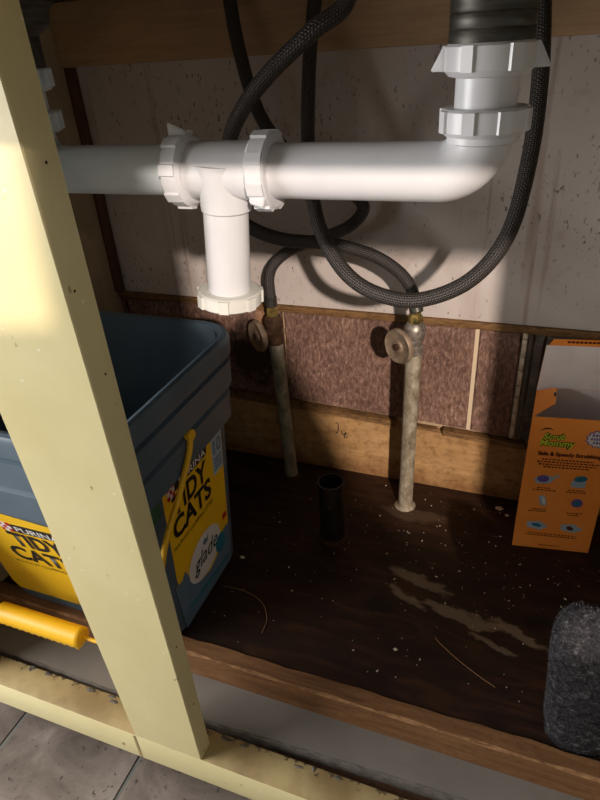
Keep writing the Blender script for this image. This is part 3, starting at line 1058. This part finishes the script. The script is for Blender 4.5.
outer = [S(0.0, -0.006, 0.030), S(0.004, 0, 0.034), S(0.02, 0, 0.034), S(0.15, 0, 0.036), S(0.296, 0, 0.038)]
inner = [S(0.435, 0.008, 0.052), S(0.30, -0.004, 0.034), S(0.02, -0.004, 0.030)]
bm = bmesh.new()
loft('body', outer + [S(0.300, 0.011, 0.044), S(0.343, 0.013, 0.046), S(0.348, 0.006, 0.044), S(0.354, 0.006, 0.044), S(0.358, 0.018, 0.050), S(0.398, 0.020, 0.052),
                      S(0.402, 0.012, 0.050), S(0.408, 0.012, 0.050)] + inner, 'bucket', bk, True, True)
bm.free()
loft('rim', [S(0.406, 0.011, 0.050), S(0.409, 0.023, 0.056), S(0.432, 0.024, 0.058), S(0.438, 0.021, 0.056), S(0.440, 0.016, 0.054), S(0.438, 0.010, 0.052), S(0.406, 0.008, 0.051), S(0.406, 0.011, 0.050)],
     'bucket', bk, False, False)

RF = Plane3((-0.44, 0, 0), (0, 1, 0), (0.02, 0, 0.3))
FF = Plane3((0, 0.49, 0), (1, 0, 0), (0, -0.075, 0.3))
kz = 0.970 ** -1

# label on the side that faces the pipes
lab = RF.poly('label', [(0.520, 0.030), (0.672, 0.030), (0.674, 0.305), (0.640, 0.307), (0.628, 0.302), (0.512, 0.301), (0.503, 0.292), (0.508, 0.12)], 'yellow_label', bk, 0.0009)
wave = [(0.522, 0.004), (0.673, 0.004), (0.674, 0.092), (0.655, 0.093), (0.645, 0.080), (0.632, 0.058), (0.60, 0.048), (0.565, 0.058), (0.545, 0.084), (0.530, 0.118), (0.520, 0.108), (0.500, 0.112), (0.514, 0.004)]
RF.poly('label_band', wave, 'blue_print', lab, 0.0014)
RF.poly('label_band', [(0.53, 0.030), (0.665, 0.020), (0.665, 0.026), (0.53, 0.038)], 'teal_print', lab, 0.0018)
RF.ellipse('label_oval', 0.590, 0.098, 0.052, 0.043, 'white_print', lab, 0.0019, 0.15)
RF.text('lettering', 'glade', 0.553, 0.085, 0.044, 'ink', lab, 0.0024, width=0.078, shear=0.3, bold=0.0002)
RF.poly('leaf_mark', [(0.585, 0.124), (0.592, 0.130), (0.597, 0.124), (0.603, 0.131), (0.601, 0.118), (0.590, 0.116)], 'blue_print', lab, 0.0024)
RF.ellipse('label_roundel', 0.640, 0.076, 0.017, 0.019, 'teal_print', lab, 0.0024)
RF.poly('name_bar', [(0.532, 0.2745), (0.624, 0.2745), (0.627, 0.2925), (0.535, 0.2925)], 'ink', lab, 0.0014)
RF.text('lettering', 'PURINA', 0.545, 0.2775, 0.0165, 'white_print', lab, 0.0019, width=0.076, bold=0.0003)
for i in range(3):
    for j in range(3):
        RF.poly('checker_square', [(0.514 + i * 0.006, 0.270 + j * 0.008), (0.520 + i * 0.006, 0.270 + j * 0.008), (0.520 + i * 0.006, 0.278 + j * 0.008), (0.514 + i * 0.006, 0.278 + j * 0.008)],
                'red_print' if (i + j) % 2 == 0 else 'white_print', lab, 0.0017)
RF.text('lettering', 'TIDY', 0.522, 0.234, 0.050, 'ink', lab, 0.0016, width=0.098, bold=0.0016)
RF.text('lettering', 'CATS', 0.516, 0.194, 0.050, 'ink', lab, 0.0016, width=0.112, bold=0.0016)
RF.text('lettering', 'MULTI-CAT CLUMPING LITTER', 0.512, 0.1765, 0.010, 'ink', lab, 0.0016, width=0.118)
RF.poly('label_panel', [(0.641, 0.218), (0.672, 0.220), (0.672, 0.302), (0.640, 0.304)], 'pale_print', lab, 0.0014)
RF.text('lettering', '10', 0.645, 0.258, 0.034, 'blue_print', lab, 0.0019, width=0.024, bold=0.001)
for i in range(4):
    RF.poly('label_stripe', [(0.645, 0.226 + i * 0.0065), (0.669, 0.227 + i * 0.0065), (0.669, 0.230 + i * 0.0065), (0.645, 0.229 + i * 0.0065)], 'blue_print', lab, 0.0019)
RF.poly('label_stripe', [(0.645, 0.291), (0.668, 0.291), (0.668, 0.297), (0.645, 0.297)], 'white_print', lab, 0.0019)
RF.poly('label_seal', [(0.468, 0.262), (0.494, 0.262), (0.496, 0.292), (0.470, 0.296)], 'green_print', bk, 0.0009)
RF.poly('label_stripe', [(0.655, 0.112), (0.668, 0.112), (0.668, 0.124), (0.655, 0.124)], 'red_print', lab, 0.0014)

# label on the front
def fv(pts):
    return [(x, z * kz) for x, z in pts]


lab2 = FF.poly('label', fv([(-0.738, 0.034), (-0.480, 0.032), (-0.470, 0.262), (-0.485, 0.270), (-0.56, 0.275), (-0.62, 0.279), (-0.68, 0.280), (-0.718, 0.274), (-0.722, 0.15), (-0.742, 0.055)]), 'yellow_label', bk, 0.0009)
FF.poly('name_bar', fv([(-0.622, 0.238), (-0.536, 0.240), (-0.535, 0.259), (-0.621, 0.257)]), 'ink', lab2, 0.0014)
FF.text('lettering', 'PURINA', -0.616, 0.2425 * kz, 0.0165, 'white_print', lab2, 0.0019, width=0.076, bold=0.0003)
for i in range(3):
    for j in range(3):
        x_, z_ = -0.643 + i * 0.0068, 0.238 + j * 0.0068
        FF.poly('checker_square', fv([(x_, z_), (x_ + 0.0068, z_), (x_ + 0.0068, z_ + 0.0068), (x_, z_ + 0.0068)]), 'red_print' if (i + j) % 2 == 0 else 'white_print', lab2, 0.0017)
FF.text('lettering', 'TIDY', -0.643, 0.200 * kz, 0.050, 'ink', lab2, 0.0016, width=0.094, bold=0.0016)
FF.text('lettering', 'CATS', -0.668, 0.1575 * kz, 0.050, 'ink', lab2, 0.0016, width=0.116, bold=0.0016)
FF.text('lettering', 'MULTI-CAT CLUMPING LITTER', -0.677, 0.142 * kz, 0.0105, 'ink', lab2, 0.0016, width=0.125)

# bail handle with its grip
hr = catmull([(-0.402, 0.567, 0.350), (-0.402, 0.555, 0.325), (-0.403, 0.512, 0.278), (-0.405, 0.470, 0.237), (-0.408, 0.437, 0.175), (-0.420, 0.416, 0.112),
              (-0.455, 0.408, 0.083), (-0.50, 0.406, 0.078), (-0.545, 0.405, 0.077)], 10)
BX = (-0.768 - 0.44 - 0.0) / 2 + 0.006
hd = sweep('handle', hr, lambda t: 0.0043 if t < 0.45 else 0.0043 - 0.0016 * (t - 0.45) / 0.55, 'yellow_plastic', bk, 12)
hl = sweep('handle', [Vector((2 * BX - p.x, p.y, p.z)) for p in hr], lambda t: 0.0043 if t < 0.45 else 0.0043 - 0.0016 * (t - 0.45) / 0.55, 'yellow_plastic', bk, 12)
for s_, hh_ in ((1, hd), (-1, hl)):
    px = -0.402 if s_ > 0 else 2 * BX + 0.402
    lathe('pivot', [(0.0085, -0.004), (0.0085, 0.003), (0.006, 0.005)], (px, 0.567, 0.350), (s_, 0, 0), 'yellow_plastic', hh_, 20)
bm = bmesh.new()
gx0, gx1, gy, gz = -0.692, -0.536, 0.405, 0.077
prof = []
for k in range(15):
    a = math.radians(-25 + 230 * k / 14)
    prof.append((0.0150 * math.cos(a), 0.0150 * math.sin(a)))
prof += [(-0.0105, -0.011), (0.0105, -0.011)]
NN = 52
prev = None
for i in range(NN + 1):
    x = gx0 + (gx1 - gx0) * i / NN
    tooth = 0.0 if (i // 2) % 2 == 0 else 0.004
    endr = 0.86 if i in (0, NN) else 1.0
    ring = []
    for k, (a_, b_) in enumerate(prof):
        bb = b_ - (tooth if k >= 15 else 0.0)
        ring.append(bm.verts.new((x, gy + a_ * endr, gz + bb * endr)))
    if prev:
        for k in range(len(ring)):
            bm.faces.new((prev[k], prev[(k + 1) % len(ring)], ring[(k + 1) % len(ring)], ring[k]))
    else:
        bm.faces.new(ring[::-1])
    prev = ring
bm.faces.new(prev)
shade_auto(link('grip', mesh_of(bm, 'grip'), 'yellow_plastic', hd), 35)

# ================================================================ SPONGE BOX
A = Vector((0.0325, 0.8544, 0.0))
U = Vector((0.1251, 0.0182, 0)).normalized()
V = Vector((0.022, 1.0, 0)).normalized()      # the open box is pushed a little out of square
BW, BD, BH = 0.1264, 0.085, 0.2735
bx = tag(empty('sponge_box', A), 'open orange cardboard sponge box with grey inside standing by the tiled wall', 'box')


def bp(u, d, z):
    return A + U * u + V * d + Vector((0, 0, z))


def panel(name, q, th, mat_out, mat_in, parent):
    """four corners; outside on the normal side of the corner order"""
    q = [Vector(p) for p in q]
    nn = (q[1] - q[0]).cross(q[2] - q[0]).normalized()
    bm = bmesh.new()
    add_hexa(bm, [p - nn * th for p in q] + q)
    bmesh.ops.recalc_face_normals(bm, faces=bm.faces[:])
    o = link(name, mesh_of(bm, name), mat_out, parent)
    o.data.materials.append(MAT[mat_in])
    for f in o.data.polygons:
        if f.normal.dot(nn) < -0.5:
            f.material_index = 1
    return o


th = 0.0012
front = panel('front_panel', [bp(0, 0, 0), bp(BW, 0, 0), bp(BW, 0, BH), bp(0, 0, BH)], th, 'orange', 'card', bx)
panel('side_panel', [bp(0, BD, 0), bp(0, 0, 0), bp(0, 0, BH), bp(0, BD, BH)], th, 'orange', 'card', bx)
panel('side_panel', [bp(BW, 0, 0), bp(BW, BD, 0), bp(BW, BD, BH), bp(BW, 0, BH)], th, 'orange', 'card', bx)
panel('back_panel', [bp(BW, BD, 0), bp(0, BD, 0), bp(0, BD, BH + 0.006), bp(BW, BD, BH + 0.006)], th, 'orange', 'card', bx)
panel('bottom_panel', [bp(0, 0, 0.0013), bp(0, BD, 0.0013), bp(BW, BD, 0.0013), bp(BW, 0, 0.0013)], th, 'orange', 'card', bx)
tf = panel('top_flap', [bp(BW, BD + 0.0005, BH + 0.006), bp(0, BD + 0.0005, BH + 0.006), bp(0.004, BD + 0.008, BH + 0.080), bp(BW - 0.004, BD + 0.008, BH + 0.080)], th, 'orange', 'card', bx)
panel('tuck_edge', [bp(0.008, BD + 0.0060, BH + 0.081), bp(BW - 0.008, BD + 0.0060, BH + 0.081), bp(BW - 0.014, BD + 0.0135, BH + 0.0885), bp(0.014, BD + 0.0135, BH + 0.0885)], th, 'orange', 'card', tf)
panel('dust_flap', [bp(0, BD - 0.002, BH), bp(0, 0.002, BH), bp(0.030, 0.022, BH + 0.014), bp(0.030, 0.068, BH + 0.017)], th, 'orange', 'orange', bx)
panel('dust_flap', [bp(BW, 0.002, BH), bp(BW, BD - 0.002, BH), bp(BW - 0.030, 0.068, BH + 0.017), bp(BW - 0.030, 0.022, BH + 0.014)], th, 'orange', 'orange', bx)
for uu in (0.028, BW - 0.028):
    box_p = Plane3(bp(uu, 0.040, BH + 0.0162), U, V)
    box_p.poly('slot', [(-0.0016, 0), (0.0016, 0), (0.0016, 0.011), (-0.0016, 0.011)], 'ink', bx, 0.0005)

BF = Plane3(A, U, (0, 0, 1))
for body, u_, v_, sz, w_ in (('Scrub', 0.0205, 0.2345, 0.0150, 0.033), ('Mommy', 0.0165, 0.2215, 0.0165, 0.052)):
    BF.text('lettering', body, u_, v_, sz, 'dark_green_ink', front, 0.0006, width=w_, bold=0.0014, shear=0.15)
    BF.text('lettering', body, u_, v_, sz, 'lime_print', front, 0.0011, width=w_, bold=0.0004, shear=0.15)
BF.poly('brand_swash', [(0.014, 0.2485), (0.020, 0.2545), (0.028, 0.2555), (0.034, 0.2505), (0.028, 0.2530), (0.020, 0.2520)], 'brown_ink', front, 0.0007)
pts = []
for k in range(26):
    a = 2 * math.pi * k / 26
    q = 1.0 if k % 2 == 0 else 0.82
    pts.append((0.1015 + 0.0185 * q * math.cos(a), 0.2395 + 0.0150 * q * math.sin(a)))
BF.poly('splash_badge', [(0.1015 + (x - 0.1015) * 1.12, 0.2395 + (y - 0.2395) * 1.14) for x, y in pts], 'violet_print', front, 0.0006)
BF.poly('splash_badge', pts, 'white_print', front, 0.0010)
for u0, u1, v0 in ((0.0905, 0.1075, 0.2445), (0.0890, 0.1120, 0.2375), (0.0930, 0.1100, 0.2305)):
    x = u0
    while x < u1:
        w_ = random.uniform(0.0022, 0.0042)
        BF.poly('badge_mark', [(x, v0 + random.uniform(-0.0006, 0.0006)), (x + w_, v0), (x + w_ * 0.9, v0 + 0.0048), (x + 0.0005, v0 + 0.0044)], 'violet_print', front, 0.0014)
        x += w_ + 0.0011
BF.text('lettering', 'Safe & Speedy Scrubbing', 0.0165, 0.2025, 0.0100, 'brown_ink', front, 0.0008, width=0.0945, bold=0.0004)
# rows of print too small to read
def fine_print(u0, u1, v_, hgt=0.0022, dash=0.005):
    bm = bmesh.new()
    x = u0
    while x < u1:
        w_ = random.uniform(0.5, 1.2) * dash
        vs = [bm.verts.new(BF.p(a, b, 0.0007)) for a, b in ((x, v_), (min(x + w_, u1), v_), (min(x + w_, u1), v_ + hgt), (x, v_ + hgt))]
        bm.faces.new(vs)
        x += w_ + 0.0016
    link('fine_print', mesh_of(bm, 'fine_print'), 'brown_ink', front)


for u0, u1, v_ in ((0.024, 0.102, 0.1935), (0.017, 0.112, 0.1885), (0.020, 0.108, 0.1835), (0.028, 0.098, 0.1785),
                   (0.024, 0.046, 0.1350), (0.018, 0.054, 0.1305), (0.072, 0.098, 0.1345), (0.070, 0.100, 0.1300),
                   (0.022, 0.044, 0.0885), (0.017, 0.046, 0.0840), (0.078, 0.102, 0.0860), (0.080, 0.098, 0.0815),
                   (0.022, 0.100, 0.0345), (0.018, 0.104, 0.0300), (0.044, 0.078, 0.0080)):
    fine_print(u0, u1, v_, 0.0024 if v_ > 0.17 else 0.0018, 0.0045)
# six little pictures
BF.ellipse('picture', 0.033, 0.153, 0.015, 0.0085, 'pale_print', front, 0.0007, 0.2, wob=0.06)
BF.ellipse('picture', 0.031, 0.155, 0.0095, 0.0068, 'violet_print', front, 0.0011)
BF.poly('picture', [(0.044, 0.154), (0.056, 0.162), (0.054, 0.165), (0.042, 0.158)], 'pale_print', front, 0.0009)
BF.poly('picture', [(0.076, 0.142), (0.096, 0.142), (0.098, 0.156), (0.075, 0.155)], 'pale_print', front, 0.0007)
BF.ellipse('picture', 0.088, 0.160, 0.010, 0.006, 'teal_print', front, 0.0011, 0.2)
BF.poly('picture', [(0.029, 0.118), (0.038, 0.120), (0.044, 0.104), (0.041, 0.098), (0.034, 0.099)], 'pale_print', front, 0.0007)
BF.poly('picture', [(0.034, 0.116), (0.038, 0.117), (0.042, 0.104), (0.038, 0.102)], 'white_print', front, 0.0011)
BF.ellipse('picture', 0.0905, 0.109, 0.0088, 0.0088, 'violet_print', front, 0.0007)
BF.ellipse('picture', 0.0905, 0.109, 0.0052, 0.0052, 'teal_print', front, 0.0011)
BF.ellipse('picture', 0.034, 0.053, 0.0165, 0.0085, 'pale_print', front, 0.0007, -0.1, wob=0.12)
BF.ellipse('picture', 0.034, 0.054, 0.0085, 0.0035, 'teal_print', front, 0.0011, -0.2)
BF.ellipse('picture', 0.089, 0.053, 0.0165, 0.0085, 'pale_print', front, 0.0007, -0.1, wob=0.12)
BF.ellipse('picture', 0.088, 0.053, 0.0060, 0.0040, 'brown_ink', front, 0.0011, -0.4)
# line of print on the tuck edge
TP = Plane3(bp(0.035, BD + 0.0075, BH + 0.0826), U, (V * 0.0075 + Vector((0, 0, 0.0075))))
for k in range(11):
    TP.poly('fine_print', [(k * 0.0062, 0.002), (k * 0.0062 + 0.0046, 0.002), (k * 0.0062 + 0.0046, 0.0055), (k * 0.0062, 0.0055)], 'brown_ink', tf, 0.0006)

# ================================================================ GREY FLEECE ROLL
fz = tag(empty('fleece_cloth', (0.18, 0.555, 0)), 'dark grey fuzzy rolled cloth standing against the front strip', 'cloth')
NZ, NA = 26, 40


def fleece_fold(cx, cy, rx, ry, hgt, lean, seed):
    bm = bmesh.new()
    rings = []
    for i in range(NZ + 1):
        t = i / NZ
        th_ = max(0.0, (t - 0.62) / 0.38)
        q = math.sqrt(max(0.0, 1 - th_ ** 2.4))
        ring = []
        for k in range(NA):
            a = 2 * math.pi * k / NA
            ca, sa = math.cos(a), math.sin(a)
            wob = 1 + 0.035 * math.sin(3 * a + t * 5 + seed) + 0.02 * math.sin(7 * a + t * 11 + seed * 2)
            ring.append(bm.verts.new((cx + lean * t + math.copysign(abs(ca) ** 0.65, ca) * rx * max(q, 0.06) * wob + random.uniform(-0.0007, 0.0007),
                                      cy + math.copysign(abs(sa) ** 0.65, sa) * ry * max(q, 0.06) * wob + random.uniform(-0.0007, 0.0007), hgt * t)))
        rings.append(ring)
    for i in range(NZ):
        for k in range(NA):
            bm.faces.new((rings[i][k], rings[i][(k + 1) % NA], rings[i + 1][(k + 1) % NA], rings[i + 1][k]))
    bm.faces.new(rings[0][::-1]); bm.faces.new(rings[-1])
    o = link('cloth_fold', mesh_of(bm, 'cloth_fold'), 'fleece', fz, True)
    bm = bmesh.new()                                   # short pile
    polys = [p for p in o.data.polygons if len(p.vertices) == 4]
    for k in range(5000):
        p = random.choice(polys)
        vs = [o.data.vertices[i].co for i in p.vertices]
        a, b = random.random(), random.random()
        c0 = vs[0].lerp(vs[1], a).lerp(vs[3].lerp(vs[2], a), b)
        d = (p.normal + Vector((random.uniform(-1, 1), random.uniform(-1, 1), random.uniform(-1, 1))) * 0.9).normalized() * random.uniform(0.0015, 0.0036)
        s_ = p.normal.cross(Vector((random.uniform(-1, 1), random.uniform(-1, 1), random.uniform(-1, 1)))).normalized() * 0.0003
        bm.faces.new((bm.verts.new(c0 - s_), bm.verts.new(c0 + s_), bm.verts.new(c0 + d)))
    me = bpy.data.meshes.new('pile'); bm.to_mesh(me); bm.free()
    pile = link('pile', me, 'fibre', o)
    pile['kind'] = 'stuff'


fleece_fold(0.136, 0.539, 0.042, 0.036, 0.222, -0.018, 0.4)
fleece_fold(0.196, 0.556, 0.044, 0.042, 0.200, -0.012, 2.1)

# ================================================================ LITTER ON THE FLOOR
def chip(x, y, s, label):
    bm = bmesh.new()
    bmesh.ops.create_icosphere(bm, subdivisions=2, radius=1.0)
    for v_ in bm.verts:
        j = 1 + 0.25 * math.sin(v_.co.x * 5 + x * 90) * math.cos(v_.co.y * 4 + y * 70)
        v_.co = Vector((v_.co.x * s * j, v_.co.y * s * 0.75 * j, v_.co.z * s * 0.3))
    o = link('plaster_chip', mesh_of(bm, 'plaster_chip'), 'crumb')
    o.location = (x, y, s * 0.28)
    tag(o, label, 'chip', 'plaster chips on the cabinet floor')
    return o


chip(0.002, 0.945, 0.0075, 'pale plaster chip on the floor just left of the sponge box')
chip(-0.421, 0.682, 0.0048, 'pale plaster chip on the dark floor beside the bucket label')
chip(-0.116, 0.580, 0.0034, 'tiny pale chip on the dark floor near the front strip')
chip(0.018, 0.93, 0.0040, 'small pale chip against the foot of the sponge box')
bm = bmesh.new()
for k in range(230):
    while True:
        x, y = random.uniform(-0.42, 0.26), random.uniform(0.515, 0.965)
        wgt = 0.25 + 0.75 * math.exp(-((x - 0.02) ** 2 / 0.03 + (y - 0.80) ** 2 / 0.02))
        if random.random() < wgt and not (0.02 < x < 0.18 and 0.84 < y < 0.97) and not (x > 0.07 and y < 0.62):
            break
    s = random.choice((0.0005, 0.0006, 0.0007, 0.0010, 0.0014))
    r = bmesh.ops.create_icosphere(bm, subdivisions=1, radius=s)
    st_ = random.uniform(0.7, 2.2)
    an = random.uniform(0, math.pi)
    for v_ in r['verts']:
        q = v_.co.copy(); q.x *= st_
        v_.co = Vector((x + q.x * math.cos(an) - q.y * math.sin(an), y + q.x * math.sin(an) + q.y * math.cos(an), s * 0.6 + q.z * 0.6))
cr = link('crumbs', mesh_of(bm, 'crumbs'), 'crumb')
cr['kind'] = 'stuff'
tag(cr, 'pale crumbs and grit scattered over the dark plywood floor', 'crumbs')


def thread(pts, label, r=0.0005):
    o = sweep('loose_thread', catmull(pts, 12), r, 'thread', None, 6)
    tag(o, label, 'thread')


thread([(-0.063, 0.620, 0.001), (-0.058, 0.612, 0.003), (-0.03, 0.594, 0.001), (0.0, 0.577, 0.001), (0.03, 0.563, 0.001)], 'thin tan thread lying on the floor left of the grey cloth')
thread([(-0.425, 0.612, 0.001), (-0.38, 0.612, 0.001), (-0.345, 0.598, 0.002), (-0.325, 0.572, 0.001), (-0.322, 0.545, 0.001)], 'thin curved tan thread lying on the floor near the bucket foot')

# ================================================================ BEHIND THE CAMERA
# added unseen panel on legs blocks the lamp, standing in for the photographer's shadow
edge = [(-1.25, 0.58), (-0.62, 0.595), (-0.40, 0.605), (-0.338, 0.615), (-0.324, 0.79), (-0.250, 0.79), (-0.244, 0.63), (-0.205, 0.600), (-0.12, 0.605), (-0.06, 0.54), (0.0, 0.42), (0.035, 0.31), (0.08, 0.262), (0.55, 0.25)]
YB = -0.22


def to_blocker(x, z):
    P = Vector((x, 0.354, z))
    t = (YB - LAMP.y) / (P.y - LAMP.y)
    q = LAMP + (P - LAMP) * t
    return q.x, q.z


top_e = [to_blocker(x, z) for x, z in edge]
rk = tag(empty('lamp_blocker', (0.2, YB, -0.17)), 'added unseen pale panel that blocks the kitchen lamp', 'clothes rack')
bm = bmesh.new()
fr, bkk = [], []
for i, (x, z) in enumerate(top_e):
    wv = 0.006 * math.sin(i * 1.7)
    fr.append((bm.verts.new((x, YB + wv, z)), bm.verts.new((x, YB + wv, -0.10))))
    bkk.append((bm.verts.new((x, YB - 0.03 + wv, z)), bm.verts.new((x, YB - 0.03 + wv, -0.10))))
for i in range(len(fr) - 1):
    bm.faces.new((fr[i][0], fr[i][1], fr[i + 1][1], fr[i + 1][0]))
    bm.faces.new((bkk[i][0], bkk[i + 1][0], bkk[i + 1][1], bkk[i][1]))
    bm.faces.new((fr[i][0], fr[i + 1][0], bkk[i + 1][0], bkk[i][0]))
    bm.faces.new((fr[i][1], bkk[i][1], bkk[i + 1][1], fr[i + 1][1]))
for i in (0, -1):
    bm.faces.new((fr[i][0], bkk[i][0], bkk[i][1], fr[i][1]))
link('blocker_panel', mesh_of(bm, 'blocker_panel'), 'blocker_panel', rk)
for x in (top_e[0][0] + 0.03, top_e[-1][0] - 0.03):
    lathe('blocker_leg', [(0.012, 0), (0.012, 0.12)], (x, YB - 0.015, -0.17), (0, 0, 1), 'room_wood', rk, 12)
    box('blocker_foot', (x - 0.02, x + 0.02, YB - 0.15, YB + 0.12, -0.17, -0.155), 'room_wood', rk)
